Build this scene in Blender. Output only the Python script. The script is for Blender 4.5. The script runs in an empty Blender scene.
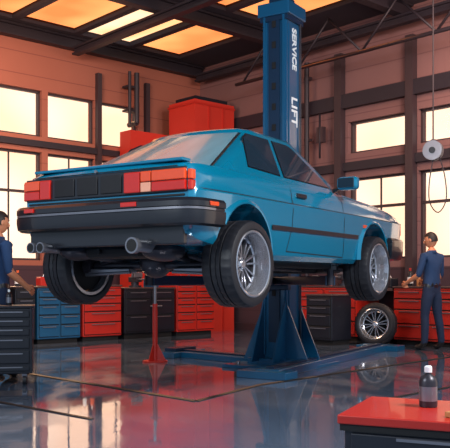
import bpy, bmesh, math, random
from mathutils import Vector, Matrix
random.seed(4)
scene=bpy.context.scene
scene.view_settings.view_transform='Standard'
COL=scene.collection
def lin(c):
    r=[]
    for v in c[:3]:
        v=v/255.0
        r.append(v/12.92 if v<=.04045 else ((v+.055)/1.055)**2.4)
    return (r[0],r[1],r[2],1)
def mat(name,c,rough=.5,metal=0,var=.12,scale=6,coat=0,emit=None,es=0,bump=0,spec=.5,stretch=None):
    m=bpy.data.materials.new(name); m.use_nodes=True
    nt=m.node_tree; N=nt.nodes; b=N['Principled BSDF']
    tc=N.new('ShaderNodeTexCoord'); mp=N.new('ShaderNodeMapping'); nz=N.new('ShaderNodeTexNoise')
    nz.inputs['Scale'].default_value=scale; nz.inputs['Detail'].default_value=4
    if stretch: mp.inputs['Scale'].default_value=stretch
    nt.links.new(tc.outputs['Object'],mp.inputs['Vector']); nt.links.new(mp.outputs['Vector'],nz.inputs['Vector'])
    mx=N.new('ShaderNodeMix'); mx.data_type='RGBA'
    l=lin(c)
    mx.inputs[6].default_value=tuple(max(0,v*(1-var)) for v in l[:3])+(1,)
    mx.inputs[7].default_value=tuple(min(1,v*(1+var)) for v in l[:3])+(1,)
    nt.links.new(nz.outputs['Fac'],mx.inputs[0]); nt.links.new(mx.outputs[2],b.inputs['Base Color'])
    b.inputs['Roughness'].default_value=rough; b.inputs['Metallic'].default_value=metal
    b.inputs['Coat Weight'].default_value=coat; b.inputs['Coat Roughness'].default_value=.03
    b.inputs['Specular IOR Level'].default_value=spec
    if emit: b.inputs['Emission Color'].default_value=lin(emit); b.inputs['Emission Strength'].default_value=es
    if bump:
        bp=N.new('ShaderNodeBump'); bp.inputs['Strength'].default_value=bump; bp.inputs['Distance'].default_value=.01
        nt.links.new(nz.outputs['Fac'],bp.inputs['Height']); nt.links.new(bp.outputs['Normal'],b.inputs['Normal'])
    return m
def tint(name,c1,c2,gl=.06,scale=1.0):
    m=bpy.data.materials.new(name); m.use_nodes=True
    nt=m.node_tree; N=nt.nodes; N.clear()
    o=N.new('ShaderNodeOutputMaterial'); t=N.new('ShaderNodeBsdfTransparent'); g=N.new('ShaderNodeBsdfGlossy'); g.inputs['Roughness'].default_value=.1
    mix=N.new('ShaderNodeMixShader'); mix.inputs[0].default_value=gl
    tc=N.new('ShaderNodeTexCoord'); nz=N.new('ShaderNodeTexNoise'); nz.inputs['Scale'].default_value=scale; nz.inputs['Detail'].default_value=1
    mx=N.new('ShaderNodeMix'); mx.data_type='RGBA'; mx.inputs[6].default_value=lin(c1); mx.inputs[7].default_value=lin(c2)
    rp=N.new('ShaderNodeMapRange'); rp.inputs[1].default_value=.35; rp.inputs[2].default_value=.65
    L=nt.links.new
    L(tc.outputs['Object'],nz.inputs['Vector']); L(nz.outputs['Fac'],rp.inputs[0]); L(rp.outputs[0],mx.inputs[0]); L(mx.outputs[2],t.inputs['Color'])
    L(t.outputs[0],mix.inputs[1]); L(g.outputs[0],mix.inputs[2]); L(mix.outputs[0],o.inputs[0])
    return m
# ---------------- materials
M={}
M['teal']=mat('car_paint_teal',(0,122,158),.18,.22,.05,3,coat=1.0,spec=.7)
M['black']=mat('black_plastic',(24,26,33),.3,0,.15,20,coat=.4)
M['under']=mat('underbody',(18,18,24),.6,.2,.3,12)
M['glass']=mat('car_glass',(30,46,60),.04,0,.25,2,coat=1,spec=1)
M['glassr']=mat('rear_glass',(90,134,152),.16,0,.45,2.5,coat=.4,spec=.5,stretch=(.4,2.5,1))  # pale streaked base colour imitates reflections and highlights on the rear window
M['red']=mat('tail_red',(185,30,16),.15,0,.1,30,coat=1,emit=(255,40,10),es=.06)
M['amber']=mat('tail_amber',(222,74,32),.15,0,.1,30,coat=1,emit=(255,110,30),es=.04)
M['clear']=mat('lens_clear',(232,160,130),.15,0,.1,30,coat=1)
M['rubber']=mat('tyre_rubber',(26,27,34),.5,0,.15,30)
M['alloy']=mat('alloy',(196,198,206),.18,.8,.08,10,coat=.4)
M['spoke']=mat('alloy_spoke',(150,152,162),.25,.75,.1,10,coat=.3)
M['steel']=mat('steel',(140,140,148),.3,.75,.15,12)
M['dsteel']=mat('dark_steel',(60,58,66),.35,.5,.2,12)
M['lift']=mat('lift_blue',(18,84,124),.28,.1,.12,3,coat=.4)
M['liftd']=mat('lift_blue_dark',(13,42,70),.35,.1,.15,4)
M['white']=mat('white_paint',(240,244,248),.4,0,.04,8)
M['cabred']=mat('cabinet_red',(182,38,28),.38,0,.14,2,coat=.15)
M['boothred']=mat('booth_red',(196,46,32),.55,0,.15,1.2)
M['cabblue']=mat('cabinet_blue',(24,84,124),.35,0,.12,2,coat=.2)
M['cabdark']=mat('cabinet_dark',(24,27,38),.4,.1,.15,3,coat=.2)
M['slot']=mat('drawer_gap',(10,10,14),.7)
M['navy']=mat('navy_cloth',(26,56,96),.85,0,.2,14)
M['navyd']=mat('navy_trousers',(20,38,68),.85,0,.2,14)
M['skin']=mat('skin',(205,134,100),.55,0,.08,10)
M['hair']=mat('hair',(30,20,20),.6,0,.3,60)
M['eyew']=mat('eye_white',(235,230,225),.3)
M['shoe']=mat('shoe',(20,20,24),.5)
M['lip']=mat('lips',(160,80,70),.5)
M['beam']=mat('beam_dark',(44,38,48),.55,.2,.15,2)
M['frame']=mat('window_frame',(60,46,52),.5,.1,.1,4)
M['ceil']=mat('ceiling_dark',(52,46,58),.8,0,.2,1.2)
M['orange']=mat('orange_paint',(220,96,44),.4,0,.1,6)
M['brass']=mat('tan',(190,130,80),.5,0,.1,6)
M['bench']=mat('bench_top',(70,54,56),.45,0,.2,6)
M['pane']=tint('window_pane',(255,252,248),(255,230,212),.06,.5)
M['skyp']=tint('skylight_pane',(248,178,118),(236,142,88),.04,.9)
M['skyc']=tint('skylight_pane_pale',(255,238,215),(255,208,160),.04,.9)
def wallmat(name,cu,cl,zc):
    m=mat(name,cu,.75,0,.22,.5); nt=m.node_tree; N=nt.nodes; b=N['Principled BSDF']; L=nt.links.new
    src=b.inputs['Base Color'].links[0].from_socket
    g=N.new('ShaderNodeNewGeometry'); s=N.new('ShaderNodeSeparateXYZ'); L(g.outputs['Position'],s.inputs[0])
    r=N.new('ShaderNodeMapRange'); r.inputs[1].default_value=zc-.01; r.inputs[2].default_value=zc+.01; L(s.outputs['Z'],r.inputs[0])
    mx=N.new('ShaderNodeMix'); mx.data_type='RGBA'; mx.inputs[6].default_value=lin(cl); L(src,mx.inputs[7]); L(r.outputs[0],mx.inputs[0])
    mm=N.new('ShaderNodeMath'); mm.operation='MULTIPLY'; mm.inputs[1].default_value=2.4; L(s.outputs['Z'],mm.inputs[0])
    fr=N.new('ShaderNodeMath'); fr.operation='FRACT'; L(mm.outputs[0],fr.inputs[0])
    lt=N.new('ShaderNodeMath'); lt.operation='LESS_THAN'; lt.inputs[1].default_value=.05; L(fr.outputs[0],lt.inputs[0])
    m2=N.new('ShaderNodeMix'); m2.data_type='RGBA'; m2.blend_type='MULTIPLY'; m2.inputs[7].default_value=(.7,.65,.7,1)
    L(lt.outputs[0],m2.inputs[0]); L(mx.outputs[2],m2.inputs[6]); L(m2.outputs[2],b.inputs['Base Color'])
    return m
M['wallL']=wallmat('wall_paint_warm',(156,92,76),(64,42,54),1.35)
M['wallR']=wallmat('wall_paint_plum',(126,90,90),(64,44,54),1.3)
def floormat():
    m=mat('wet_concrete',(88,104,126),.2,0,.45,.8,stretch=(1,.4,1)); nt=m.node_tree; N=nt.nodes; b=N['Principled BSDF']; L=nt.links.new
    g=N.new('ShaderNodeNewGeometry'); mp=N.new('ShaderNodeMapping'); mp.inputs['Scale'].default_value=(1.6,.55,1); mp.inputs['Rotation'].default_value=(0,0,.5)
    n=N.new('ShaderNodeTexNoise'); n.inputs['Scale'].default_value=1.1; n.inputs['Detail'].default_value=5; n.inputs['Distortion'].default_value=1.2
    L(g.outputs['Position'],mp.inputs[0]); L(mp.outputs[0],n.inputs['Vector'])
    r=N.new('ShaderNodeMapRange'); r.inputs[1].default_value=.46; r.inputs[2].default_value=.6; r.inputs[3].default_value=.03; r.inputs[4].default_value=.22
    L(n.outputs['Fac'],r.inputs[0]); L(r.outputs[0],b.inputs['Roughness'])
    bp=N.new('ShaderNodeBump'); bp.inputs['Strength'].default_value=.12; bp.inputs['Distance'].default_value=.03
    L(n.outputs['Fac'],bp.inputs['Height']); L(bp.outputs['Normal'],b.inputs['Normal'])
    b.inputs['Specular IOR Level'].default_value=1.0
    b.inputs['Coat Weight'].default_value=.6; b.inputs['Coat Roughness'].default_value=.04
    return m
M['floor']=floormat()
# ---------------- builder
class B:
    def __init__(s): s.bm=bmesh.new(); s.m=[]
    def mi(s,k):
        if k not in s.m: s.m.append(k)
        return s.m.index(k)
    def face(s,vs,k,sm=False):
        try: f=s.bm.faces.new(vs)
        except ValueError: return None
        f.material_index=s.mi(k); f.smooth=sm; return f
    def box(s,c,d,k,R=None,bev=0):
        R=R or Matrix.Identity(3); c=Vector(c)
        if bev:
            t=bmesh.new(); bmesh.ops.create_cube(t,size=1)
            bmesh.ops.scale(t,vec=d,verts=t.verts); bmesh.ops.bevel(t,geom=t.edges[:],offset=bev,segments=2,affect='EDGES',profile=.5)
            mp={v:s.bm.verts.new(c+R@v.co) for v in t.verts}
            for f in t.faces: s.face([mp[v] for v in f.verts],k)
            t.free(); return
        v=[s.bm.verts.new(c+R@Vector((x*d[0]/2,y*d[1]/2,z*d[2]/2))) for x in(-1,1) for y in(-1,1) for z in(-1,1)]
        for q in((0,1,3,2),(4,6,7,5),(0,4,5,1),(2,3,7,6),(0,2,6,4),(1,5,7,3)): s.face([v[i] for i in q],k)
    def cyl(s,a,b,r,k,seg=16,r2=None):
        a=Vector(a);b=Vector(b);d=(b-a).normalized(); r2=r if r2 is None else r2
        u=d.orthogonal().normalized(); w=d.cross(u)
        A=[];Bv=[]
        for i in range(seg):
            t=2*math.pi*i/seg; o=u*math.cos(t)+w*math.sin(t)
            A.append(s.bm.verts.new(a+o*r)); Bv.append(s.bm.verts.new(b+o*r2))
        for i in range(seg):
            j=(i+1)%seg; s.face([A[i],A[j],Bv[j],Bv[i]],k,True)
        s.face(A[::-1],k); s.face(Bv,k)
    def tube(s,pts,r,k,seg=10):
        for i in range(len(pts)-1): s.cyl(pts[i],pts[i+1],r,k,seg)
        for p in pts[1:-1]: s.ell(p,(r,r,r),k,8,6)
    def ell(s,c,r,k,su=16,sv=10,R=None,fn=None,keep=None):
        c=Vector(c); R=R or Matrix.Identity(3); rows=[]
        for j in range(sv+1):
            ph=math.pi*j/sv; row=[]
            n=1 if j in(0,sv) else su
            for i in range(n):
                t=2*math.pi*i/su
                p=Vector((math.sin(ph)*math.cos(t),math.sin(ph)*math.sin(t),math.cos(ph)))
                q=Vector((p.x*r[0],p.y*r[1],p.z*r[2]))
                if fn: q=fn(q)
                row.append(s.bm.verts.new(c+R@q)); 
            rows.append(row)
        for j in range(sv):
            for i in range(su):
                k2=(i+1)%su
                a=rows[j];b=rows[j+1]
                if len(a)==1: vs=[a[0],b[i],b[k2]]
                elif len(b)==1: vs=[a[i],b[0],a[k2]]
                else: vs=[a[i],b[i],b[k2],a[k2]]
                if keep:
                    cc=sum((v.co for v in vs),Vector())/len(vs)-c
                    if not keep(R.transposed()@cc): continue
                s.face(vs,k,True)
    def lathe(s,prof,c,k,seg=48,sgn=1,a0=0,a1=None,closed=True,rf=None,sm=True):
        c=Vector(c); full=a1 is None; a1=2*math.pi if full else a1
        n=seg if full else seg+1; rings=[]
        for i in range(n):
            t=a0+(a1-a0)*i/seg; ring=[]
            for j,(r,a) in enumerate(prof):
                rr=rf(i,j,r) if rf else r
                ring.append(s.bm.verts.new(c+Vector((rr*math.cos(t),a*sgn,rr*math.sin(t)))))
            rings.append(ring)
        m=len(prof)
        for i in range(seg):
            A=rings[i];C=rings[(i+1)%n]
            for j in range(m if closed else m-1):
                q=(j+1)%m; s.face([A[j],A[q],C[q],C[j]],k,sm)
        if not full and closed: s.face(rings[0],k); s.face(rings[-1][::-1],k)
    def prism(s,pts,off,k,side=None):
        P=[Vector(p) for p in pts]; off=Vector(off)
        a=[s.bm.verts.new(p) for p in P]; b=[s.bm.verts.new(p+off) for p in P]
        s.face(a[::-1],side or k); s.face(b,k)
        for i in range(len(P)):
            j=(i+1)%len(P); s.face([a[i],a[j],b[j],b[i]],side or k)
    def grid(s,fn,nu,nv,k,sm=True):
        g=[[s.bm.verts.new(fn(i/nu,j/nv)) for j in range(nv+1)] for i in range(nu+1)]
        for i in range(nu):
            for j in range(nv): s.face([g[i][j],g[i+1][j],g[i+1][j+1],g[i][j+1]],k,sm)
    def sweep(s,path,prof,k,sm=True):
        n=len(path); rings=[]
        for i,p in enumerate(path):
            a=Vector(path[max(0,i-1)]);b=Vector(path[min(n-1,i+1)]); t=(b-a).normalized(); nr=Vector((-t.y,t.x,0)).normalized()
            rings.append([s.bm.verts.new(Vector((p[0],p[1],0))+nr*o+Vector((0,0,z))) for o,z in prof])
        m=len(prof)
        for i in range(n-1):
            for j in range(m):
                q=(j+1)%m; s.face([rings[i][j],rings[i+1][j],rings[i+1][q],rings[i][q]],k,sm)
        s.face(rings[0],k); s.face(rings[-1][::-1],k)
    def done(s,name,parent=None,loc=(0,0,0),rz=0,recalc=True,ang=32):
        if recalc: bmesh.ops.recalc_face_normals(s.bm,faces=s.bm.faces)
        s.bm.normal_update()
        for e in s.bm.edges:
            if len(e.link_faces)==2:
                try: e.smooth=e.calc_face_angle()<math.radians(ang)
                except Exception: pass
        me=bpy.data.meshes.new(name); s.bm.to_mesh(me); s.bm.free()
        for k in s.m: me.materials.append(M[k])
        o=bpy.data.objects.new(name,me); COL.objects.link(o); o.location=loc; o.rotation_euler=(0,0,rz)
        if parent: o.parent=parent
        return o
def empty(name,loc,rz=0):
    o=bpy.data.objects.new(name,None); COL.objects.link(o); o.location=loc; o.rotation_euler=(0,0,rz); o.empty_display_size=.2
    return o
# ---------------- camera
CH=1.03
cam=bpy.data.cameras.new('camera'); camo=bpy.data.objects.new('camera',cam); COL.objects.link(camo)
camo.location=(0,0,CH); camo.rotation_euler=(math.pi/2,0,0)
cam.sensor_fit='HORIZONTAL'; cam.sensor_width=36; cam.lens=36*800/450; cam.shift_y=58/450; cam.clip_end=200
scene.camera=camo
# ---------------- room
C=Vector((-.57,18.3,0)); th=math.radians(47.6)
dl=Vector((-math.sin(th),-math.cos(th),0)); dr=Vector((math.cos(th),-math.sin(th),0))
ZC=5.9
def RP(u,v,z=0): return C+dl*u+dr*v+Vector((0,0,z))
def panel(name,org,du,dv,nrm,U,V,holes,k,thick=.25):
    us=sorted(set([0,U]+[h[0] for h in holes]+[h[1] for h in holes])); vs=sorted(set([0,V]+[h[2] for h in holes]+[h[3] for h in holes]))
    def solid(i,j):
        if i<0 or j<0 or i>=len(us)-1 or j>=len(vs)-1: return False
        a=(us[i]+us[i+1])/2;b=(vs[j]+vs[j+1])/2
        return not any(h[0]<a<h[1] and h[2]<b<h[3] for h in holes)
    b=B(); P={}
    def vt(i,j,s):
        if (i,j,s) not in P: P[(i,j,s)]=b.bm.verts.new(org+du*us[i]+dv*vs[j]-nrm*(thick*s))
        return P[(i,j,s)]
    for i in range(len(us)-1):
        for j in range(len(vs)-1):
            if not solid(i,j): continue
            b.face([vt(i,j,0),vt(i+1,j,0),vt(i+1,j+1,0),vt(i,j+1,0)],k); b.face([vt(i,j,1),vt(i,j+1,1),vt(i+1,j+1,1),vt(i+1,j,1)],k)
            for (di,dj,a,c) in((-1,0,(i,j),(i,j+1)),(1,0,(i+1,j),(i+1,j+1)),(0,-1,(i,j),(i+1,j)),(0,1,(i,j+1),(i+1,j+1))):
                if not solid(i+di,j+dj): b.face([vt(*a,0),vt(*c,0),vt(*c,1),vt(*a,1)],k)
    return b.done(name)
UP=Vector((0,0,1))
WL=[]; 
cols=[(1.75,2.72),(2.84,3.92),(4.05,5.35),(5.48,6.9),(7.05,8.5)]
for a,c in cols:
    WL.append((a,c,3.85,4.75)); WL.append((a,c,1.45,3.55))
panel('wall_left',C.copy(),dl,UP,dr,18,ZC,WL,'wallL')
WR=[]
colr=[(4.3,5.65),(5.85,7.3),(7.5,9.0)]
for a,c in colr: WR.append((a,c,3.45,4.05)); WR.append((a,c,1.45,2.98))
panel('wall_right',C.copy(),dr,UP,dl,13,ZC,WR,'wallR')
fl=B(); 
P=[RP(-.3,-.3),RP(19,-.3),RP(19,22),RP(-.3,22)]
fl.prism([p-UP*.1 for p in P],UP*.1,'floor')
fl.done('floor')
SK=[]
for v0,v1 in ((.35,2.75),(3.3,5.4)): 
    for i in range(8): SK.append((.9+i*1.32,2.08+i*1.32,v0,v1))
panel('ceiling',C+UP*ZC,dl,dr,-UP,18,14,SK,'ceil',.1)
n=1
for i,(a,c,z0,z1) in enumerate(WL+WR):
    left=i<len(WL); d=dl if left else dr; nn=dr if left else dl
    b=B(); o=C-nn*.12
    rz=math.atan2(d.y,d.x); R=Matrix.Rotation(rz,3,'Z')
    def bx(u0,u1,y0,y1,t=.07): 
        b.box(o+d*((u0+u1)/2)+UP*((y0+y1)/2),(u1-u0,t,y1-y0),'frame',R)
    e=.04
    bx(a,a+e,z0,z1);bx(c-e,c,z0,z1);bx(a,c,z0,z0+e);bx(a,c,z1-e,z1)
    if z1-z0>1: bx(a,c,z0+(z1-z0)*.62,z0+(z1-z0)*.62+.05)
    if z1-z0>1: bx((a+c)/2-.012,(a+c)/2+.012,z0,z1,.03)
    p=[o+d*a+UP*z0,o+d*c+UP*z0,o+d*c+UP*z1,o+d*a+UP*z1]
    b.face([b.bm.verts.new(q) for q in p],'pane')
    b.done('window_%d'%n); n+=1
b=B()
for i,(u0,u1,v0,v1) in enumerate(SK):
    b.face([b.bm.verts.new(RP(u,v,ZC+.06)) for u,v in((u0,v0),(u1,v0),(u1,v1),(u0,v1))],'skyc' if i%3==1 else 'skyp')
b.done('skylight_panes')
def beam(p,q,h,w,name,k='beam'):
    p=Vector(p);q=Vector(q);d=(q-p); L=d.length; d.normalize(); R=Matrix.Rotation(math.atan2(d.y,d.x),3,'Z')
    b=B(); m=(p+q)/2
    b.box(m+UP*(h/2-.02),(L,w,.04),k,R); b.box(m-UP*(h/2-.02),(L,w,.04),k,R); b.box(m,(L,w*.3,h-.08),k,R)
    return b
for v in (.12,3.0,5.7,8.4,11.2): beam(RP(.05,v,ZC-.13),RP(15,v,ZC-.13),.24,.18,'x').done('ceiling_beam')
for u in (.35,3.49,6.13,8.77): beam(RP(u,.3,ZC-.34),RP(u,13,ZC-.34),.16,.14,'x').done('ceiling_joist')
for u in (.75,):
    b=B(); z0=ZC-.85;z1=ZC-.1
    b.cyl(RP(u,2.0,z0),RP(u,13,z0),.035,'beam',8)
    for i in range(7):
        v=2.2+i*1.5; b.cyl(RP(u,v,z0),RP(u,v+.75,z1),.022,'beam',6); b.cyl(RP(u,v+.75,z1),RP(u,v+1.5,z0),.022,'beam',6)
    b.done('roof_truss')
b=B(); b.prism([RP(0.0,.0,0),RP(18,0,0),RP(18,.04,0),RP(0,.04,0)],UP*.15,'frame'); b.done('baseboard_left')
b=B(); b.prism([RP(.0,.05,0),RP(.04,.05,0),RP(.04,13,0),RP(0,13,0)],UP*.15,'frame'); b.done('baseboard_right')
b=B(); b.prism([RP(0.001,.001,3.64),RP(18,0.001,3.64),RP(18,.08,3.64),RP(0.001,.08,3.64)],UP*.12,'beam'); b.done('trim_1')
b=B(); b.prism([RP(.001,.1,3.12),RP(.08,.1,3.12),RP(.08,13,3.12),RP(0.001,13,3.12)],UP*.16,'beam'); b.done('trim_2')
b=B(); b.prism([RP(.001,.1,4.3),RP(.12,.1,4.3),RP(.12,13,4.3),RP(0.001,13,4.3)],UP*.26,'beam'); b.done('trim_3')
for v in (2.9,4.15,5.75,7.4,9.15):
    b=B(); b.prism([RP(.001,v-.08,0),RP(.14,v-.08,0),RP(.14,v+.08,0),RP(.001,v+.08,0)],UP*(ZC-.55),'frame'); b.done('wall_column')
for u in (1.55,2.78,5.42,8.6):
    b=B(); b.prism([RP(u-.05,.001,0),RP(u+.05,.001,0),RP(u+.05,.1,0),RP(u-.05,.1,0)],UP*(ZC-.6),'frame'); b.done('wall_column')
b=B(); b.cyl(RP(2.0,.3,ZC-.5),RP(2.0,.3,4.35),.055,'beam',12); b.cyl(RP(2.18,.3,ZC-.5),RP(2.18,.3,4.3),.035,'beam',12)
for z in (4.6,5.1): b.box(RP(2.08,.2,z),(.3,.2,.04),'beam',Matrix.Rotation(math.atan2(dl.y,dl.x),3,'Z'))
b.cyl(RP(2.0,.3,4.35),RP(2.0,.02,4.35),.055,'beam',12); b.done('ventilation_pipe')
b=B(); b.cyl(RP(.22,3.45,ZC-.6),RP(.22,3.45,0),.05,'beam',12)
for z in(1,2.4,3.8,5.0): b.box(RP(.18,3.45,z),(.12,.12,.05),'frame',Matrix.Rotation(math.atan2(dl.y,dl.x),3,'Z'))
b.done('drain_pipe')
b=B(); b.cyl(RP(.24,3.8,4.25),RP(.24,3.8,3.4),.02,'beam',8); b.box(RP(.2,3.8,3.85),(.1,.15,.3),'frame',Matrix.Rotation(math.atan2(dl.y,dl.x),3,'Z')); b.done('electrical_conduit')
b=B()
def strip(x0,y0,x1,y1,w=.05):
    p=Vector((x0,y0,0));q=Vector((x1,y1,0));t=(q-p).normalized();nn=Vector((t.y,-t.x,0))*w/2
    b.prism([p+nn,q+nn,q-nn,p-nn],UP*.006,'slot')
strip(-2.6,9.4,-.25,6.9,.06); strip(.35,8.0,4.3,12.3,.06); strip(-.25,6.9,.35,8.0); strip(-3.2,8.0,-1.0,6.0,.04); strip(1.4,7.0,4.2,9.9,.04)
b.done('floor_drain_channel')
b=B(); Rr=Matrix.Rotation(math.atan2(dl.y,dl.x),3,'Z')
def rbox(u0,u1,v0,v1,z0,z1,k): b.box(RP((u0+u1)/2,(v0+v1)/2,(z0+z1)/2),(u1-u0,v1-v0,z1-z0),k,Rr)
rbox(.2,1.3,.5,1.35,0,4.8,'boothred'); rbox(.2,2.3,.12,.5,0,4.15,'boothred')
for z in (1.2,2.4,3.6,4.7): rbox(.19,1.32,.48,1.37,z,z+.04,'cabred')
for u in (.5,.9): rbox(u,u+.03,1.35,1.37,0,4.7,'cabred')
rbox(.3,1.2,.6,1.25,4.8,4.9,'cabdark')
b.done('paint_booth')
# ---------------- cabinets
def chest(name,loc,rz,w,d,h,k,rows,cols=1,top='bench',legs=.08,body=None):
    b=B(); body=body or k
    b.box((w/2,d/2,(h+legs)/2),(w,d,h-legs),body,bev=.012)
    b.box((w/2,d/2,h+.015),(w+.03,d+.03,.03),top,bev=.008)
    b.box((w/2,d/2+.02,legs/2),(w-.06,d-.08,legs),'slot')
    cw=w/cols; zh=h-legs-.06; tot=sum(rows)
    for c in range(cols):
        z=h-.03
        for r in rows:
            hh=zh*r/tot
            b.box((cw*(c+.5),-.003,z-hh/2),(cw-.04,.012,hh-.002),'slot')
            b.box((cw*(c+.5),-.008,z-hh/2),(cw-.05,.03,hh-.022),k,bev=.006)
            b.box((cw*(c+.5),-.03,z-min(.035,hh*.3)),(cw*.6,.02,.014),'steel')
            z-=hh
    return b.done(name,loc=loc,rz=rz)
aL=math.atan2(-dl.y,-dl.x)
base=Vector((-3.38,12.9,0)); ax=Vector((math.cos(aL),math.sin(aL),0))
chest('tool_chest',base+ax*0,aL,.36,.65,.93,'cabdark',[1,1,1.5,2],1)
chest('tool_chest',base+ax*.40,aL,.82,.65,.93,'cabblue',[1,1,1.3,1.3,1.6],2)
chest('tool_chest',base+ax*1.27,aL,.8,.65,.95,'cabred',[1,1,1,1.4,1.6],1)
chest('workbench',base+ax*2.14,aL,1.15,.62,.9,'cabdark',[1,2,2],2,legs=.1)
chest('tool_chest',base+ax*3.34,aL,.95,.62,1.0,'cabred',[1,1,1,1.2,1.2,1.5],2)
chest('tool_chest',base-ax*1.2,aL,1.1,.65,.93,'cabblue',[1,1,1.3,1.3,1.6],1)
aR=math.atan2(dr.y,dr.x)
def rb(v): return RP(.9,v)
chest('workbench',rb(3.75),aR,1.45,.68,.93,'cabred',[1,1.2,1.6,1.6],2)
chest('workbench',rb(5.98),aR,1.9,.68,.93,'cabred',[1,1.2,1.6,1.6],3)
b=B(); b.box((.375,.34,.905),(.72,.66,.05),'bench'); b.box((.375,.64,.45),(.72,.05,.88),'cabdark'); b.box((.375,.34,.2),(.72,.6,.03),'cabdark'); b.done('bench_shelf',loc=rb(5.215),rz=aR)
chest('tool_chest',(1.35,13.3,0),aR,.55,.5,.8,'cabdark',[1,1,1.5,1.5],1)
def bottle(name,loc,h,r,k,cap='white',label=None):
    b=B(); prof=[(0,0),(r*.95,0),(r,h*.03),(r,h*.62),(r*.8,h*.72),(r*.35,h*.8),(r*.33,h*.86),(0,h*.86)]
    def lz(pr,kk):
        n=20;R=[[b.bm.verts.new((a*math.cos(2*math.pi*i/n),a*math.sin(2*math.pi*i/n),z)) for a,z in pr] for i in range(n)]
        for i in range(n):
            for j in range(len(pr)-1): b.face([R[i][j],R[(i+1)%n][j],R[(i+1)%n][j+1],R[i][j+1]],kk,True)
    lz(prof,k); lz([(0,h*.84),(r*.42,h*.84),(r*.42,h*.97),(r*.3,h),(0,h)],cap)
    if label: lz([(r*1.01,h*.15),(r*1.01,h*.5)],label)
    bmesh.ops.remove_doubles(b.bm,verts=b.bm.verts,dist=1e-5)
    return b.done(name,loc=loc)
def toolbox(loc,rz,w,k):
    b=B(); b.box((0,0,w*.2),(w,w*.5,w*.4),k,bev=.01); b.box((0,0,w*.42),(w*.98,w*.46,w*.06),k,bev=.01); b.box((0,-w*.255,w*.3),(w*.15,.01,w*.1),'steel')
    b.tube([(-w*.25,0,w*.44),(-w*.2,0,w*.56),(w*.2,0,w*.56),(w*.25,0,w*.44)],.012,'steel',8); b.done('toolbox',loc=loc,rz=rz)
def vise(loc,rz,s=1):
    b=B(); b.cyl((0,0,0),(0,0,.03*s),.1*s,'dsteel'); b.cyl((0,0,.03*s),(0,0,.08*s),.06*s,'dsteel'); b.box((0,0,.12*s),(.1*s,.22*s,.08*s),'dsteel',bev=.01)
    b.box((0,-.08*s,.19*s),(.15*s,.03*s,.08*s),'steel',bev=.005); b.box((0,-.02*s,.19*s),(.15*s,.03*s,.08*s),'steel',bev=.005)
    b.cyl((0,-.1*s,.12*s),(0,-.25*s,.12*s),.015*s,'steel'); b.cyl((-.08*s,-.24*s,.12*s),(.08*s,-.24*s,.12*s),.008*s,'steel'); b.done('bench_vise',loc=loc,rz=rz)
def onL(s,d,h): return base+ax*s+dr*(-d)+UP*(h+.002)
toolbox(onL(.75,.3,.96),aL,.34,'cabred'); bottle('spray_can',onL(1.5,.3,.98),.22,.035,'white','cabred'); bottle('spray_can',onL(1.62,.25,.98),.22,.035,'orange')
vise(onL(2.55,.25,.93),aL,1.2); toolbox(onL(3.0,.35,.93),aL+.3,.3,'cabblue'); bottle('oil_bottle',onL(.2,.3,.96),.26,.05,'cabdark','orange','white')
toolbox(onL(3.8,.3,1.03),aL,.4,'cabred')
def onR(v,d,h): return rb(v)-dl*d+UP*(h+.002)
toolbox(onR(4.0,.3,.96),aR,.32,'cabred'); vise(onR(4.75,.25,.96),aR,1.3); bottle('oil_bottle',onR(4.4,.3,.96),.28,.05,'orange'); bottle('oil_bottle',onR(5.05,.3,.96),.24,.045,'cabblue')
toolbox(onR(5.6,.35,.93),aR-.2,.36,'cabdark'); bottle('spray_can',onR(5.3,.2,.93),.2,.035,'cabred'); bottle('oil_bottle',onR(6.1,.3,.96),.3,.05,'cabdark','cabred','white'); bottle('spray_can',onR(6.3,.25,.96),.2,.035,'brass')
toolbox(onR(7.35,.35,.96),aR,.4,'cabred')
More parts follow.
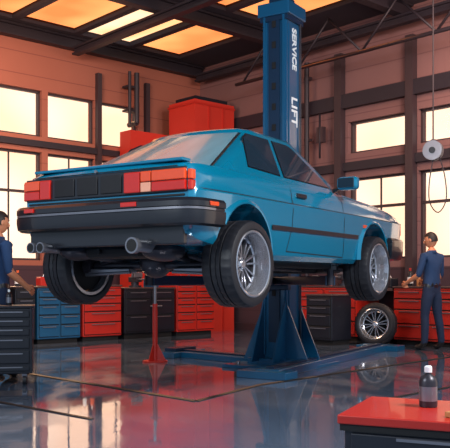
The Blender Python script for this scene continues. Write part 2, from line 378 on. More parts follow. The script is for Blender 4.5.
# ---------------- wheels
def wheel(b,c,sg,R=.31,W=.13):
    tp=[(.232,-W*.88),(.248,-W*.99),(.275,-W),(.296,-W*.93),(.308,-W*.78),(R,-W*.55),(R,-W*.36),(.300,-W*.34),(.300,-W*.28),(R,-W*.26),(R,-W*.03),(.300,-W*.02),(.300,W*.02),(R,W*.03),(R,W*.26),(.300,W*.28),(.300,W*.34),(R,W*.36),(R,W*.55),(.308,W*.78),(.296,W*.93),(.275,W),(.248,W*.99),(.232,W*.88)]
    tp=[(r*R/.31,a) for r,a in tp]
    def rf(i,j,r):
        if j in(4,5,18,19,10,13) and i%3==0: return r-.008
        return r
    b.lathe(tp,c,'rubber',96,sg,rf=rf)
    k=R/.31
    rp=[(.238,W*.90),(.238,W*.97),(.230,W*1.0),(.221,W*.97),(.214,W*.75),(.204,W*.40),(.200,W*.10),(.196,-W*.1),(.196,-W*.35),(.200,-W*.6),(.21,-W*.95),(.233,-W*.95),(.234,-W*.8),(.225,0)]
    b.lathe([(r*k,a) for r,a in rp],c,'alloy',56,sg)
    c=Vector(c)
    b.lathe([(.0,-.055),(.196*k,-.055),(.196*k,-.065),(0,-.065)],c,'slot',32,sg)
    b.lathe([(.0,-.03),(.11,-.03),(.11,-.045),(0,-.045)],c,'under',32,sg)
    b.lathe([(.188*k,.012),(.201*k,.020),(.203*k,.0),(.192*k,-.01)],c,'alloy',48,sg)
    b.lathe([(0,.040),(.028,.040),(.034,.034),(.050,.028),(.056,.01),(.056,-.02),(0,-.02)],c,'alloy',32,sg)
    y=Vector((0,sg,0))
    for i in range(8):
        t=2*math.pi*i/8+.2
        s=Vector((-math.sin(t),0,math.cos(t))); d0=Vector((math.cos(t),0,math.sin(t)))
        for w0,w1,o0,o1 in((.006,.0065,-.008,-.030),(.006,.0065,.008,.030)):
            p=[c+d0*.05+s*(o0-w0)+y*.028,c+d0*.05+s*(o0+w0)+y*.028,c+d0*.196*k+s*(o1+w1)+y*.022,c+d0*.196*k+s*(o1-w1)+y*.022]
            b.prism([q-y*.03 for q in p],y*.03,'spoke')
    for i in range(5):
        t=2*math.pi*i/5; p=c+Vector((math.cos(t)*.042,sg*.026,math.sin(t)*.042)); b.cyl(p,p+Vector((0,sg*.012,0)),.007,'dsteel',6)
# ---------------- car
yaw=math.atan2(math.cos(.568),math.sin(.568)); CZ=CH-.182
car=empty('car',(-.528,6.127,CZ),yaw)
WB=2.363; T=.873; AZ=.40
def interp(tab,x):
    if x<=tab[0][0]: return tab[0][1]
    for (a,p),(c,q) in zip(tab,tab[1:]):
        if x<=c:
            t=(x-a)/(c-a); return p+(q-p)*t
    return tab[-1][1]
ZT=[(-.62,.93),(-.60,.965),(-.55,.982),(0,.99),(1,.985),(1.8,.972),(2.6,.93),(3.1,.885),(3.26,.855),(3.33,.79)]
ZB=[(-.62,.5),(-.5,.45),(-.3,.42),(.3,.335),(2.7,.34),(3.33,.42)]
HW=[(-.62,.735),(-.585,.77),(-.5,.793),(-.2,.81),(2.4,.812),(2.9,.795),(3.2,.765),(3.29,.735),(3.33,.69)]
def prof(x):
    zt=interp(ZT,x);zb=interp(ZB,x);h=interp(HW,x)
    return [(0,zb),(.8*h,zb),(.93*h,zb+.012),(.965*h,zb+.05),(.978*h,zb+.12),(.994*h,.60),(h,.70),(1.010*h,.785),(.994*h,.805),(.98*h,zt-.1),(.960*h,zt-.045),(.93*h,zt-.013),(.86*h,zt),(.5*h,zt+.012),(0,zt+.018)]
def side_y(x,z):
    p=prof(x)
    for (a,b_),(c,d) in zip(p[2:12],p[3:13]):
        if b_<=z<=d: return a+(c-a)*(z-b_)/(d-b_)
    return p[5][0]
b=B(); xs=[-.62,-.605,-.585,-.55,-.5,-.4,-.3]+[-.2+i*.1 for i in range(32)]+[3.0,3.1,3.2,3.26,3.295,3.315,3.33]
xs=sorted(set(round(x,3) for x in xs)); rings=[]
for x in xs:
    p=prof(x); ring=[b.bm.verts.new((x,-y,z)) for y,z in p]+[b.bm.verts.new((x,y,z)) for y,z in p[-2:0:-1]]
    rings.append(ring)
for r,q in zip(rings,rings[1:]):
    m=len(r)
    for i in range(m): b.face([r[i],r[(i+1)%m],q[(i+1)%m],q[i]],'teal',True)
b.face(rings[0][::-1],'teal'); b.face(rings[-1],'teal'); b.mi('under'); b.mi('black')
body=b.done('body',parent=car)
cut=B()
for x in (0,WB):
    for s in(-1,1): cut.cyl((x,s*.52,AZ),(x,s*1.0,AZ),.345,'under',56)
co=cut.done('cutter'); co.parent=car
bpy.context.view_layer.update()
md=body.modifiers.new('b','BOOLEAN'); md.object=co; md.operation='DIFFERENCE'; md.solver='EXACT'
dg=bpy.context.evaluated_depsgraph_get(); me=bpy.data.meshes.new_from_object(body.evaluated_get(dg)); body.modifiers.clear(); body.data=me
bpy.data.objects.remove(co,do_unlink=True)
bm=bmesh.new(); bm.from_mesh(me)
for f in bm.faces:
    c=f.calc_center_median(); n=f.normal; f.material_index=0
    for x in(0,WB):
        d=math.hypot(c.x-x,c.z-AZ)
        if d<.35 and abs(c.y)>.5 and (abs(n.y)>.9 and abs(c.y)<.56 or abs(n.y)<.5 and n.dot(Vector((c.x-x,0,c.z-AZ)))<0): f.material_index=1
    if n.z<-.5 and c.z<.6: f.material_index=1
    if c.z<interp(ZB,c.x)+.05: f.material_index=1
    if c.x<-.28 and c.z<.6 and abs(n.y)>.3: f.material_index=1
for e in bm.edges:
    if len(e.link_faces)==2: e.smooth=e.calc_face_angle()<math.radians(28)
for f in bm.faces: f.smooth=True
bm.to_mesh(me); bm.free()
me.materials.clear()
for k in('teal','under','black'): me.materials.append(M[k])
# greenhouse
def gw(z): return .748-(z-.96)*(.748-.505)/(.40)
def gr(z): return -.40+(z-.96)*(.81)/.40
def gf(z): return 1.95-(z-.96)*.47/.40
BR,BF=.12,-.17
def rear_x(y,z): return gr(z)+BR*(y/gw(z))**2
def front_x(y,z): return gf(z)+BF*(y/gw(z))**2
b=B(); rings=[]
def gring(z,ins,zadd=0):
    w=gw(z)-ins; r=.05; pts=[]
    xr=rear_x(gw(z),z)+ins; xf=front_x(gw(z),z)-ins
    for i in range(9): pts.append((xr+r+(xf-xr-2*r)*i/8,-w))
    pts.append((xf-r*.3,-w+r*.3))
    for i in range(13):
        y=(-w+r)+(2*w-2*r)*i/12; pts.append((front_x(y,z)-ins,y))
    pts.append((xf-r*.3,w-r*.3))
    for i in range(9): pts.append((xf-r-(xf-xr-2*r)*i/8,w))
    pts.append((xr+r*.3,w-r*.3))
    for i in range(13):
        y=(w-r)-(2*w-2*r)*i/12; pts.append((rear_x(y,z)+ins,y))
    pts.append((xr+r*.3,-w+r*.3))
    return [(x,y,z+zadd) for x,y in pts]
lev=[(.95+.05*i,0,0) for i in range(9)]+[(1.36,.008,.012),(1.36,.03,.033),(1.36,.07,.048),(1.36,.15,.06),(1.36,.26,.069),(1.36,.36,.073)]
for z,i,za in lev: rings.append([b.bm.verts.new(p) for p in gring(z,i,za)])
for r,q in zip(rings,rings[1:]):
    m=len(r)
    for i in range(m): b.face([r[i],r[(i+1)%m],q[(i+1)%m],q[i]],'teal',True)
b.face(rings[-1],'teal',True)
b.done('greenhouse',parent=car,ang=40)
b=B()
def patch(xf,wm,z0,z1,off,k,sgn):
    def fn(u,v):
        z=z0+(z1-z0)*v; w=gw(z)-wm; y=(-w+2*w*u); return Vector((xf(y,z)+sgn*off,y,z+off*.5))
    b.grid(fn,14,8,k)
patch(rear_x,.05,.985,1.37,.004,'black',-1); patch(rear_x,.068,.99,1.356,.009,'glassr',-1)
patch(front_x,.06,.99,1.365,.004,'black',1); patch(front_x,.08,1.01,1.345,.009,'glass',1)
for s in(-1,1):
    def sp(poly,off,k):
        P=[Vector((x,s*(gw(z)+off),z+off*.3)) for x,z in poly]
        vs=[b.bm.verts.new(p) for p in P]; b.face(vs if s<0 else vs[::-1],k)
    def grow(poly,g):
        cx=sum(p[0] for p in poly)/len(poly); cz=sum(p[1] for p in poly)/len(poly)
        return [(x+(g if x>cx else -g),z+(g*.8 if z>cz else -g*.8)) for x,z in poly]
    q=[(.20,1.04),(.66,1.02),(.81,1.335),(.47,1.335),(.37,1.285)]
    d=[(.73,1.018),(1.55,1.01),(1.21,1.305),(1.14,1.335),(.88,1.335)]
    for pl in(q,d): sp(grow(pl,.010),.003,'black'); sp(pl,.006,'glass')
b.done('windows',parent=car,recalc=False)
b=B()
for s in(-1,1):
    def gapv(x0,x1,z0,z1,w=.008,n=8,k='slot',off=.0015):
        pts=[]
        for i in range(n+1):
            t=i/n; x=x0+(x1-x0)*t;z=z0+(z1-z0)*t; pts.append((x,s*(side_y(x,z)+off),z))
        for p,q in zip(pts,pts[1:]):
            d=Vector(q)-Vector(p); d.normalize(); o=Vector((0,s,0)).cross(d)*w/2
            vs=[b.bm.verts.new(v) for v in(Vector(p)-o,Vector(p)+o,Vector(q)+o,Vector(q)-o)]; b.face(vs,k)
    gapv(.63,.70,.42,.62);gapv(.70,.70,.62,.965); gapv(1.70,1.66,.40,.955); gapv(.63,1.70,.42,.40,n=14)
    gapv(.37,1.99,.595,.595,.035,16,'black',.008); gapv(2.74,3.0,.595,.595,.035,6,'black',.008)
    gapv(-.60,3.2,.80,.785,.006,40,'slot',.003)
    gapv(1.72,3.2,.945,.845,.006,20,'slot')
    b.box((.86,s*(side_y(.86,.86)+.008),.87),(.16,.02,.035),'black',bev=.005)
    b.box((2.15,s*(side_y(2.15,.7)+.004),.70),(.09,.012,.03),'amber',bev=.003)
    for x in(0,WB):
        b.lathe([(.338,.775),(.338,.824),(.350,.827),(.385,.806),(.385,.775)],(x,0,AZ),'teal',28,s,a0=math.radians(-2),a1=math.radians(150 if x==0 else 182))
    b.cyl((1.60,s*.74,.985),(1.60,s*.83,1.02),.018,'black',10)
    b.box((1.60,s*.885,1.045),(.10,.19,.115),'teal',bev=.03)
    b.box((1.548,s*.885,1.045),(.01,.15,.085),'glass',bev=.003)
b.box((-.555,0,.996),(.10,1.36,.022),'teal',bev=.008)
b.done('body_trim',parent=car,recalc=True)
b=B(); X=-.622
b.box((X-.004,0,.857),(.02,1.46,.165),'black',bev=.006)
def light(y0,y1,segs):
    t=(y1-y0)
    for a,c,k,z0,z1 in segs:
        ya=y0+t*a; yc=y0+t*c; b.box((X-.018,(ya+yc)/2,(z0+z1)/2),(.03,abs(yc-ya)-.006,z1-z0),k,bev=.006)
light(-.22,-.735,[(0,.28,'red',.785,.925),(.28,.46,'clear',.785,.85),(.28,.46,'amber',.855,.925),(.46,1,'red',.785,.85),(.46,1,'amber',.855,.925)])
light(.47,.735,[(0,.4,'red',.785,.925),(.4,1,'red',.785,.85),(.4,1,'amber',.855,.925)])
for s in(-1,1): b.box((-.60,s*.752,.818),(.055,.03,.065),'red',bev=.006); b.box((-.60,s*.752,.888),(.055,.03,.065),'amber',bev=.006)
for y0,y1 in((.44,.24),(.22,.02),(0,-.2)): b.box((X-.016,(y0+y1)/2,.857),(.014,.19,.125),'under',bev=.004)
b.box((X-.002,0,.755),(.012,1.42,.012),'slot'); b.box((X-.0,0,.948),(.01,1.3,.006),'slot')
b.cyl((X-.002,.05,.957),(X-.012,.05,.957),.012,'steel',12)
b.box((-.60,0,.50),(.05,1.40,.14),'black',bev=.01)
b.done('rear_fascia',parent=car)
b=B()
pth=[(-.33,-.80),(-.45,-.802),(-.56,-.80),(-.62,-.785),(-.66,-.75),(-.685,-.68),(-.70,-.5),(-.705,0),(-.70,.5),(-.685,.68),(-.66,.75),(-.62,.785),(-.56,.80),(-.45,.802),(-.33,.80)]
pth=[(x,y*1.02) for x,y in pth]
pr=[(-.10,.565),(.0,.55),(.022,.565),(.03,.61),(.03,.65),(.02,.655),(.02,.672),(.03,.677),(.03,.71),(.012,.732),(-.10,.738)]
b.sweep(pth,pr,'black')
b.sweep(pth[1:-1],[(.018,.656),(.026,.656),(.026,.671),(.018,.671)],'steel')
b.box((-.735,-.33,.698),(.012,.13,.03),'red',bev=.003); b.box((-.728,.60,.698),(.03,.09,.03),'red',bev=.003); b.box((-.48,-.85,.698),(.10,.012,.028),'amber',bev=.003)
b.done('rear_bumper',parent=car)
b=B()
pth=[(2.78,.81),(3.0,.80),(3.2,.77),(3.30,.70),(3.35,.55),(3.37,0),(3.35,-.55),(3.30,-.70),(3.2,-.77),(3.0,-.80),(2.78,-.81)]
pr=[(-.12,.42),(.0,.41),(.022,.44),(.028,.5),(.03,.60),(.012,.625),(-.12,.63)]
b.sweep(pth,pr,'black')
for s in(-1,1):
    b.box((3.31,s*.52,.735),(.04,.34,.14),'clear',bev=.01); b.box((3.26,s*.715,.735),(.09,.05,.13),'amber',bev=.01)
b.box((3.32,0,.735),(.03,.66,.13),'black',bev=.01)
for i in range(4): b.box((3.34,0,.69+.03*i),(.01,.64,.008),'steel')
b.done('front_bumper',parent=car)
b=B()
b.cyl((0,-.70,.31),(0,.70,.31),.035,'dsteel',14); b.ell((0,0,.33),(.14,.12,.12),'dsteel')
b.cyl((WB,-.70,.31),(WB,.70,.31),.03,'dsteel',14)
for s in(-1,1):
    b.cyl((0,s*.60,.30),(.55,s*.48,.37),.03,'dsteel',10); b.cyl((0,s*.58,.30),(-.1,s*.25,.42),.022,'dsteel',10); b.cyl((WB,s*.66,.30),(WB-.35,s*.35,.37),.03,'dsteel',10)
    b.box((-.02,s*.42,.27),(.10,.42,.035),'steel',bev=.008); b.cyl((-.06,s*.2,.26),(-.06,s*.66,.24),.014,'steel',8)
    for x in(0,WB):
        b.cyl((x,s*.54,.33),(x-.02,s*.50,.72),.022,'steel',10)
        for i in range(6): 
            z=.42+i*.05; b.cyl((x,s*.53,z),(x,s*.525,z+.018),.05,'dsteel',14)
        b.cyl((x,s*.60,.31),(x,s*.68,.31),.085,'dsteel',18)
    b.cyl((-.50,s*.15,.40),(-.30,s*.15,.40),.02,'under',8)
b.ell((-.38,-.36,.40),(.2,.13,.075),'dsteel'); b.ell((-.38,.45,.41),(.16,.12,.07),'dsteel')
for y in(-.37,):
    b.cyl((-.45,y,.42),(-.72,y,.425),.042,'steel',18); b.cyl((-.705,y,.425),(-.75,y,.425),.052,'steel',18,.055); b.cyl((-.7505,y,.425),(-.751,y,.425),.043,'slot',16)
for y in(.49,.585):
    b.cyl((-.45,.52,.42),(-.70,y,.43),.03,'steel',18); b.cyl((-.69,y,.43),(-.735,y,.43),.038,'steel',18,.040); b.cyl((-.7355,y,.43),(-.736,y,.43),.031,'slot',16)
b.tube([(-.3,-.36,.38),(.15,-.3,.33),(.5,-.15,.31),(2.4,-.12,.31)],.028,'dsteel')
b.tube([(-.3,.42,.38),(.1,.3,.34),(.5,-.05,.31)],.026,'dsteel')
b.box((-.3,.05,.40),(.35,.5,.09),'under',bev=.03); b.box((.35,.1,.31),(.35,.9,.09),'under',bev=.03); b.box((WB+.1,0,.32),(.6,.6,.1),'under',bev=.03)
b.cyl((.1,0,.33),(2.0,0,.33),.035,'dsteel',12)
for s in(-1,1): b.box((1.2,s*.55,.325),(1.5,.07,.05),'under',bev=.01)
b.done('chassis',parent=car)
for x,s in((0,-1),(0,1),(WB,-1),(WB,1)):
    b=B(); wheel(b,(0,0,0),s); o=b.done('wheel',parent=car,loc=(x,s*(T-.13+(.04 if (x==0 and s==1) else 0)),.31))
b=B(); wheel(b,(0,0,0),-1,R=.33,W=.1); lean=.12; o=b.done('spare_wheel',loc=(2.46,13.05,.33*math.cos(lean)+.1*math.sin(lean))); o.rotation_euler=(-lean,0,-.55)
# ---------------- lift
H=Vector((math.sin(.568),math.cos(.568),0)); Lf=Vector((-H.y,H.x,0))
px,py=.70,9.85; rzl=math.atan2(-Lf.y,-Lf.x)
lift=empty('car_lift',(px,py,0),rzl)
def W2L(p):
    d=Vector(p)-Vector((px,py,0)); return Vector((d.dot(-Lf),d.dot(H),d.z))
b=B(); a=.33; c=.36
b.box((0,-c/2+.02,2.2),(a,.04,4.2),'lift'); b.box((0,c/2-.02,2.2),(a,.04,4.2),'lift')
b.box((a/2-.02,0,2.2),(.04,c-.08,4.2),'lift'); b.box((-a/2+.03,0,2.2),(.03,c-.1,4.2),'liftd')
b.box((0,-c/2-.008,2.25),(a*.45,.02,3.9),'liftd'); 
for s in(-1,1): b.box((s*a*.40,-c/2-.012,2.2),(.03,.03,4.1),'lift')
for i in range(14): b.box((0,-c/2-.02,.9+i*.25),(.05,.012,.08),'slot')
b.box((0,0,4.33),(a+.1,c+.1,.16),'lift',bev=.01); b.box((0,0,4.22),(a+.05,c+.05,.06),'liftd'); b.box((0,0,4.45),(a*.7,c*.7,.12),'liftd',bev=.01)
b.box((a/2+.006,0,2.3),(.012,c*.75,3.7),'lift')
b.cyl((a/2+.03,.12,.3),(a/2+.03,.12,4.2),.012,'dsteel',8)
b.box((0,0,.02),(1.05,1.1,.04),'lift',bev=.005); b.box((0,0,.07),(.6,.65,.08),'lift',bev=.005)
for s in(-1,1):
    for o in(-a/2+.02,a/2-.02): b.prism([(o-.01,s*c/2,.08),(o-.01,s*(c/2+.32),.08),(o-.01,s*c/2,.85)],(.02,0,0),'lift')
    for o in(-c/2+.02,c/2-.02): b.prism([(s*a/2,o-.01,.08),(s*(a/2+.28),o-.01,.08),(s*a/2,o-.01,.75)],(0,.02,0),'lift')
    for t in(-.4,.4): b.cyl((s*.38,t,.04),(s*.38,t,.07),.025,'steel',8)
b.done('column',parent=lift)
b=B()
def beamw(p,q,w,h,k='lift'):
    p=W2L(p);q=W2L(q);d=(q-p);L=d.length;R=Matrix.Rotation(math.atan2(d.y,d.x),3,'Z'); b.box((p+q)/2+UP*h/2,(L,w,h),k,R,bev=.006); b.box((p+q)/2+UP*(h+.01),(L*.96,w*.35,.02),'liftd',R)
beamw((.45,8.60,0),(2.35,12.1,0),.28,.09); beamw((.6,9.95,0),(-.62,11.15,0),.34,.08)
p=W2L((-.62,11.15,0)); b.box(p+UP*.04,(.32,.75,.08),'lift',bev=.005); b.box(p+UP*.1,(.18,.5,.05),'liftd',bev=.005)
p=W2L((2.35,12.1,0)); b.box(p+UP*.04,(.65,.32,.08),'lift',bev=.005)
p=W2L((.45,8.60,0)); b.box(p+UP*.04,(.6,.28,.08),'lift',bev=.005)
b.done('base_frame',parent=lift)
b=B(); zc=CZ+.335
b.box((0,-c/2-.04,zc+.0),(a+.12,.08,.5),'liftd',bev=.01); b.box((0,-c/2-.10,zc-.14),(.3,.14,.12),'liftd',bev=.01)
def carw(x,y,z): return Vector((-.528,6.127,0))+H*x+Lf*y+UP*(CZ+z)
for x,y in((.62,.55),(1.95,.55),(.62,-.55),(1.95,-.55)):
    q=W2L(carw(x,y,.335)); p0=Vector((0,-c/2-.12,zc-.14))
    q0=Vector((q.x,q.y,zc-.14)); d=q0-p0; R=Matrix.Rotation(math.atan2(d.y,d.x),3,'Z')
    b.box((p0+q0)/2,(d.length,.10,.09),'liftd',R,bev=.006); b.cyl(q0-UP*.045,Vector((q.x,q.y,q.z-.02)),.035,'dsteel',12); b.cyl(Vector((q.x,q.y,q.z-.04)),Vector((q.x,q.y,q.z-.003)),.07,'black',18)
b.done('lifting_arms',parent=lift)
for txt,sz,z in(('SERVICE',.14,3.86),('LIFT',.2,3.1)):
    tx=bpy.data.curves.new('lettering','FONT'); tx.body=txt; tx.size=sz; tx.extrude=.003; tx.offset=.004; tx.align_x='CENTER'; tx.align_y='CENTER'
    to=bpy.data.objects.new('lettering',tx); COL.objects.link(to); to.parent=lift
    to.matrix_local=Matrix(((0,0,1,a/2+.016),(0,1,0,-.02),(-1,0,0,z),(0,0,0,1)))
    tx.materials.append(M['white'])
b=B(); b.cyl((0,0,0),(0,0,.02),.16,'cabred',20); b.cyl((0,0,.02),(0,0,.75),.032,'cabred',14); b.cyl((0,0,.75),(0,0,1.02),.02,'steel',12); b.box((0,0,1.03),(.16,.06,.03),'cabred',bev=.005)
for i in range(3):
    t=i*2.094; b.prism([(0,0,.02),(.14*math.cos(t),.14*math.sin(t),.02),(0,0,.3)],(.01*math.sin(t),-.01*math.cos(t),0),'cabred')
for s in(-1,1): b.box((s*.075,0,1.06),(.015,.06,.05),'cabred')
b.cyl((-.06,0,.72),(.09,0,.72),.01,'steel',8)
b.done('axle_stand',loc=(-.90,10.3,0))
b=B(); w,d,h=.95,.45,.79
b.box((-w/2,d/2,.44),(w,d,.66),'cabdark',bev=.012); b.box((-w/2,d/2,.78),(w+.03,d+.03,.025),'cabdark',bev=.008)
for i,(z,hh) in enumerate(((.71,.08),(.62,.08),(.53,.08),(.42,.12),(.28,.14),(.165,.06))):
    b.box((-w/2,-.008,z),(w-.06,.03,hh-.014),'cabdark',bev=.006); b.box((-w/2,-.028,z+hh*.25),(w*.8,.014,.012),'steel')
for x in(-.08,-w+.08):
    for y in(.07,d-.07): b.box((x,y,.095),(.05,.04,.04),'steel'); b.cyl((x-.018,y,.045),(x+.018,y,.045),.045,'rubber',18)
b.done('tool_cart',loc=(-1.93,8.02,0),rz=math.radians(12))
bottle('spray_can',(-2.20,8.15,.795),.16,.03,'cabdark','white','steel')
b=B(); w,d,h=1.3,.62,.45
b.box((w/2,d/2,h-.02),(w,d,.04),'cabred',bev=.006); b.box((w/2,d/2,h-.055),(w-.02,d-.02,.03),'slot'); b.box((w/2,d/2,.22),(w-.05,d-.05,.34),'cabdark',bev=.01)
for x in(.1,w-.1):
    for y in(.1,d-.1): b.cyl((x,y,0),(x,y,.06),.04,'rubber',14)
for z,hh in((.33,.1),(.2,.13)): b.box((w/2,.02,z),(w-.12,.03,hh-.015),'cabdark',bev=.006); b.box((w/2,.0,z+.03),(w*.6,.014,.012),'steel')
fang=math.radians(-24); b.done('tool_cabinet',loc=(.49,3.5,0),rz=fang)
bottle('spray_bottle',(.945,3.72,.451),.19,.042,'dsteel','white','steel')
b=B(); b.box((0,0,.012),(.12,.035,.024),'brass',bev=.004); b.cyl((.06,0,.012),(.16,0,.012),.005,'steel',8); b.done('screwdriver',loc=(1.0,3.45,.451),rz=.6)
b=B(); p=Vector((3.20,12.3,3.05)); R=Matrix.Rotation(-.5,3,'Z')
ax2=R@Vector((0,1,0))
b.cyl(p-ax2*.05,p+ax2*.05,.10,'dsteel',24); b.cyl(p-ax2*.06,p-ax2*.05,.15,'steel',28); b.cyl(p+ax2*.05,p+ax2*.06,.15,'steel',28); b.cyl(p-ax2*.075,p-ax2*.06,.05,'black',16)
b.cyl(p+UP*.14,Vector((p.x,p.y,ZC-.02)),.012,'beam',8); b.box(p+UP*.15,(.06,.08,.04),'beam')
pts=[p+Vector((.0,0,-.13)),p+Vector((-.06,0,-.5)),p+Vector((-.05,0,-.8)),p+Vector((.08,0,-.95)),p+Vector((.2,0,-.75)),p+Vector((.18,0,-.4)),p+Vector((.1,0,-.1))]
cr=[]
for i in range(len(pts)-1):
    a0=pts[max(i-1,0)];a1=pts[i];a2=pts[i+1];a3=pts[min(i+2,len(pts)-1)]
    for j in range(5):
        t=j/5; cr.append(.5*((2*a1)+(a2-a0)*t+(2*a0-5*a1+4*a2-a3)*t*t+(3*a1-a0-3*a2+a3)*t**3))
b.tube(cr+[pts[-1]],.009,'beam',6); b.done('cable_reel')
# ---------------- people
def person(name,loc,rz,arms,headyaw=0,headpitch=0,legs=None,hair='hair',scale=1):
    root=empty(name,loc,rz); root.scale=(scale,)*3
    bm=bmesh.new(); sk=bm.verts.layers.skin.verify()
    def V(p,r,rootv=False):
        v=bm.verts.new(p); d=v[sk]; d.radius=(r,r) if not isinstance(r,tuple) else r; d.use_root=rootv; return v
    def E(a,b_): bm.edges.new((a,b_))
    pel=V((0,0,.96),.15,True); wa=V((0,.005,1.10),.14); ch=V((0,.01,1.27),.172); uc=V((0,0,1.40),.145); nb=V((0,-.005,1.49),.06); nt=V((0,.01,1.57),.052)
    for x,y in((pel,wa),(wa,ch),(ch,uc),(uc,nb),(nb,nt)): E(x,y)
    bones=[]
    for s,(el,wr,curl) in zip((-1,1),arms):
        sh=V((s*.19,-.005,1.415),.068); E(uc,sh)
        el=Vector(el);wr=Vector(wr); shp=Vector(sh.co)
        m1=V(shp.lerp(el,.5),.058); e=V(el,.047); m2=V(el.lerp(wr,.4),.042); w=V(wr,.028)
        E(sh,m1);E(m1,e);E(e,m2);E(m2,w)
        d=(wr-el).normalized(); pm=V(wr+d*.05,(.036,.02)); pe=V(wr+d*.085,(.034,.016)); E(w,pm);E(pm,pe)
        bones.append((el,wr,d,s))
        nrm=Vector((-s,0,0)) - d*d.dot(Vector((-s,0,0))); nrm.normalize(); side=d.cross(nrm).normalized()
        for i,(o,l) in enumerate(((-.027,.068),(-.009,.08),(.009,.075),(.027,.06))):
            p=wr+d*.075+side*o; c1=curl
            a1=V(p,.0095,True); d1=(d*math.cos(c1*.4)+nrm*math.sin(c1*.4)); p1=p+d1*(l*.5); d2=(d*math.cos(c1)+nrm*math.sin(c1)); p2=p1+d2*(l*.3); d3=(d*math.cos(c1*1.5)+nrm*math.sin(c1*1.5)); p3=p2+d3*(l*.25)
            a2=V(p1,.009);a3=V(p2,.0085);a4=V(p3,.0075); E(a1,a2);E(a2,a3);E(a3,a4)
        fw=side if (side.y+.5*side.z)>0 else -side
        t0=V(wr+d*.03+fw*.02,.011,True); t1=V(wr+d*.065+fw*.05+nrm*.012,.010); t2=V(wr+d*.10+fw*.055+nrm*.025,.008); E(t0,t1);E(t1,t2)
    legs=legs or (((-.11,.01,.52),(-.12,-.02,.10)),((.11,.02,.52),(.13,0,.10)))
    for s,(kn,an) in zip((-1,1),legs):
        hp=V((s*.09,0,.88),.102); E(pel,hp); kn=Vector(kn);an=Vector(an)
        th_=V(Vector(hp.co).lerp(kn,.5),.088); k=V(kn,.068); cf=V(kn.lerp(an,.35)+Vector((0,-.01,0)),.066); an_=V(an,.054); ft=V(an+Vector((s*.01,.06,-.05)),.042); toe=V(an+Vector((s*.025,.16,-.062)),.034)
        for x,y in((hp,th_),(th_,k),(k,cf),(cf,an_),(an_,ft),(ft,toe)): E(x,y)
    me=bpy.data.meshes.new('t'); bm.to_mesh(me); bm.free()
    o=bpy.data.objects.new('tmp',me); COL.objects.link(o)
    sm=o.modifiers.new('s','SKIN'); sm.use_smooth_shade=True; sb=o.modifiers.new('u','SUBSURF'); sb.levels=2; sb.render_levels=2
    bpy.context.view_layer.update(); dg=bpy.context.evaluated_depsgraph_get()
    m2=bpy.data.meshes.new_from_object(o.evaluated_get(dg)); bpy.data.objects.remove(o,do_unlink=True)
    for v in m2.vertices:
        c=v.co
        if .80<c.z<1.5 and abs(c.x)<.2:
            near=min(((c-(e+ (w-e)*max(0,min(1,(c-e).dot(w-e)/(w-e).length_squared)))).length) for e,w,d,s in bones)
            if near>.07:
                f=.76; t=min(1,(c.z-.80)/.1); c.y*=1+(f-1)*t
        if c.z<.012: c.z=.0
    m2.materials.clear()
    for k in('navy','navyd','skin','shoe','black'): m2.materials.append(M[k])
    for p in m2.polygons:
        c=p.center; k=0; p.use_smooth=True
        if c.z<.97: k=1
        if .955<c.z<.995: k=4
        if c.z<.105: k=3
        if c.z>1.505 and abs(c.x)<.09: k=2
        for e,w,d,s in bones:
            tt=(c-e).dot(d); L=(w-e).length; dist=(c-(e+d*tt)).length
            if tt>-.01 and dist<.10 and tt<L+.25 and c.x*s>.03: k=2 if tt>.0 else 0
        p.material_index=k
    bo=bpy.data.objects.new('body',m2); COL.objects.link(bo); bo.parent=root
    b=B(); hc=Vector((0,.02,1.665)); R=Matrix.Rotation(headyaw,3,'Z')@Matrix.Rotation(headpitch,3,'X')
    def hf(q):
        q=q.copy()
        if q.z<0: q.x*=1+.30*q.z/.118; q.y+= .012*(-q.z/.118); 
        if q.y>0 : q.y*=.93
        return q
    b.ell(hc,(.076,.098,.118),'skin',28,20,R,hf)
    def hp(x,y,z): return hc+R@Vector((x,y,z))
    b.ell(hp(0,.098,-.018),(.013,.018,.022),'skin',10,8,R); b.ell(hp(0,.09,.008),(.009,.014,.03),'skin',10,8,R)
    for s in(-1,1):
        b.ell(hp(s*.031,.082,.012),(.013,.008,.008),'eyew',10,8,R); b.ell(hp(s*.031,.0885,.012),(.006,.004,.006),'hair',8,6,R)
        b.ell(hp(s*.031,.087,.033),(.018,.006,.004),'hair',8,6,R); b.ell(hp(s*.077,-.005,-.005),(.01,.019,.03),'skin',10,8,R)
    b.ell(hp(0,.088,-.056),(.024,.008,.006),'lip',10,6,R)
    b.ell(hc+R@Vector((0,-.005,.006)),(.083,.105,.122),'hair',28,20,R,None,lambda q:(q.z>.055 or (q.y<.0 and q.z>-.045) or (q.y<.03 and q.z>.02)))
    b.done('head',parent=root)
    b=B()
    b.lathe([(.062,0),(.075,0),(.068,.035),(.058,.035)],(0,0,0),'navy',20)
    cme=b.done('collar',parent=root); cme.location=(0,0,1.475); cme.rotation_euler=(math.radians(90),0,0); 
    return root
person('mechanic',(3.14,12.15,0),math.radians(38),
       [((-.27,.04,1.13),(-.24,.28,1.02),.6),((.27,.03,1.12),(.13,.26,1.04),.6)],headpitch=-.15,headyaw=.5,
       legs=(((-.12,.04,.52),(-.15,.02,.10)),((.12,-.02,.52),(.16,-.06,.10))))
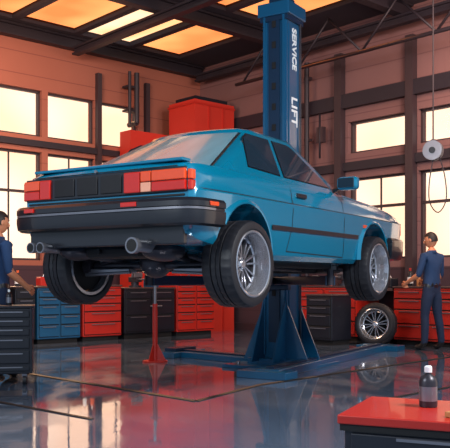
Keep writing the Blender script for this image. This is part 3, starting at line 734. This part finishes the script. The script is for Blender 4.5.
person('mechanic',(-2.48,8.75,0),math.radians(-50),
       [((-.27,-.05,1.13),(-.29,.03,.88),.5),((.27,.0,1.13),(.25,.20,.98),.5)],headpitch=-.1,scale=1.01)
# ---------------- lights
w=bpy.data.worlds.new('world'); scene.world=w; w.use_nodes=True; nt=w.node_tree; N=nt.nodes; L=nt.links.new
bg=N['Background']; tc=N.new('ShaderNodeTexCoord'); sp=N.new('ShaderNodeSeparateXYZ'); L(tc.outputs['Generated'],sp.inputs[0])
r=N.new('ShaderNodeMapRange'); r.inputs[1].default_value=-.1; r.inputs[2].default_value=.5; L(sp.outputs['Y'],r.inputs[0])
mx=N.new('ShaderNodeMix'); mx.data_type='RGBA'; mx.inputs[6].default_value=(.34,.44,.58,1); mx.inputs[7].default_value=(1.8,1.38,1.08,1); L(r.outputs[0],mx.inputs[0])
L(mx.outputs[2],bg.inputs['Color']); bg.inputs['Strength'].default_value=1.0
def area(name,loc,tgt,size,e,c):
    l=bpy.data.lights.new(name,'AREA'); l.size=size; l.energy=e; l.color=c; o=bpy.data.objects.new(name,l); COL.objects.link(o); o.location=loc
    o.rotation_euler=(Vector(tgt)-Vector(loc)).to_track_quat('-Z','Y').to_euler(); return o
area('added_key_light',(4.2,2.0,5.2),(.2,7,1.6),1.4,600,(1,.97,.94))  # added area light without a fixture, brightens the car's rear and side
area('added_fill_light',(-3.5,2.0,3.8),(-.6,6.5,1.4),1.6,230,(.88,.95,1))  # added area light without a fixture, fills in the car from the left
area('added_wall_light',(-3.5,11.5,4.6),(-4,15,1.8),2,230,(1,.62,.4))  # added, no lamp hangs here; turns the left wall orange
area('added_wall_light',(3.4,10.5,4.8),(3.2,14.5,2),2,200,(1,.66,.48))  # added likewise for the right wall, no fixture behind it
s=bpy.data.lights.new('sun','SUN'); s.energy=5.0; s.color=(1,.62,.36); s.angle=.02; so=bpy.data.objects.new('sun',s); COL.objects.link(so)
so.rotation_euler=Vector((.45,-.75,-.42)).to_track_quat('-Z','Y').to_euler(); so.location=(-8,25,10)
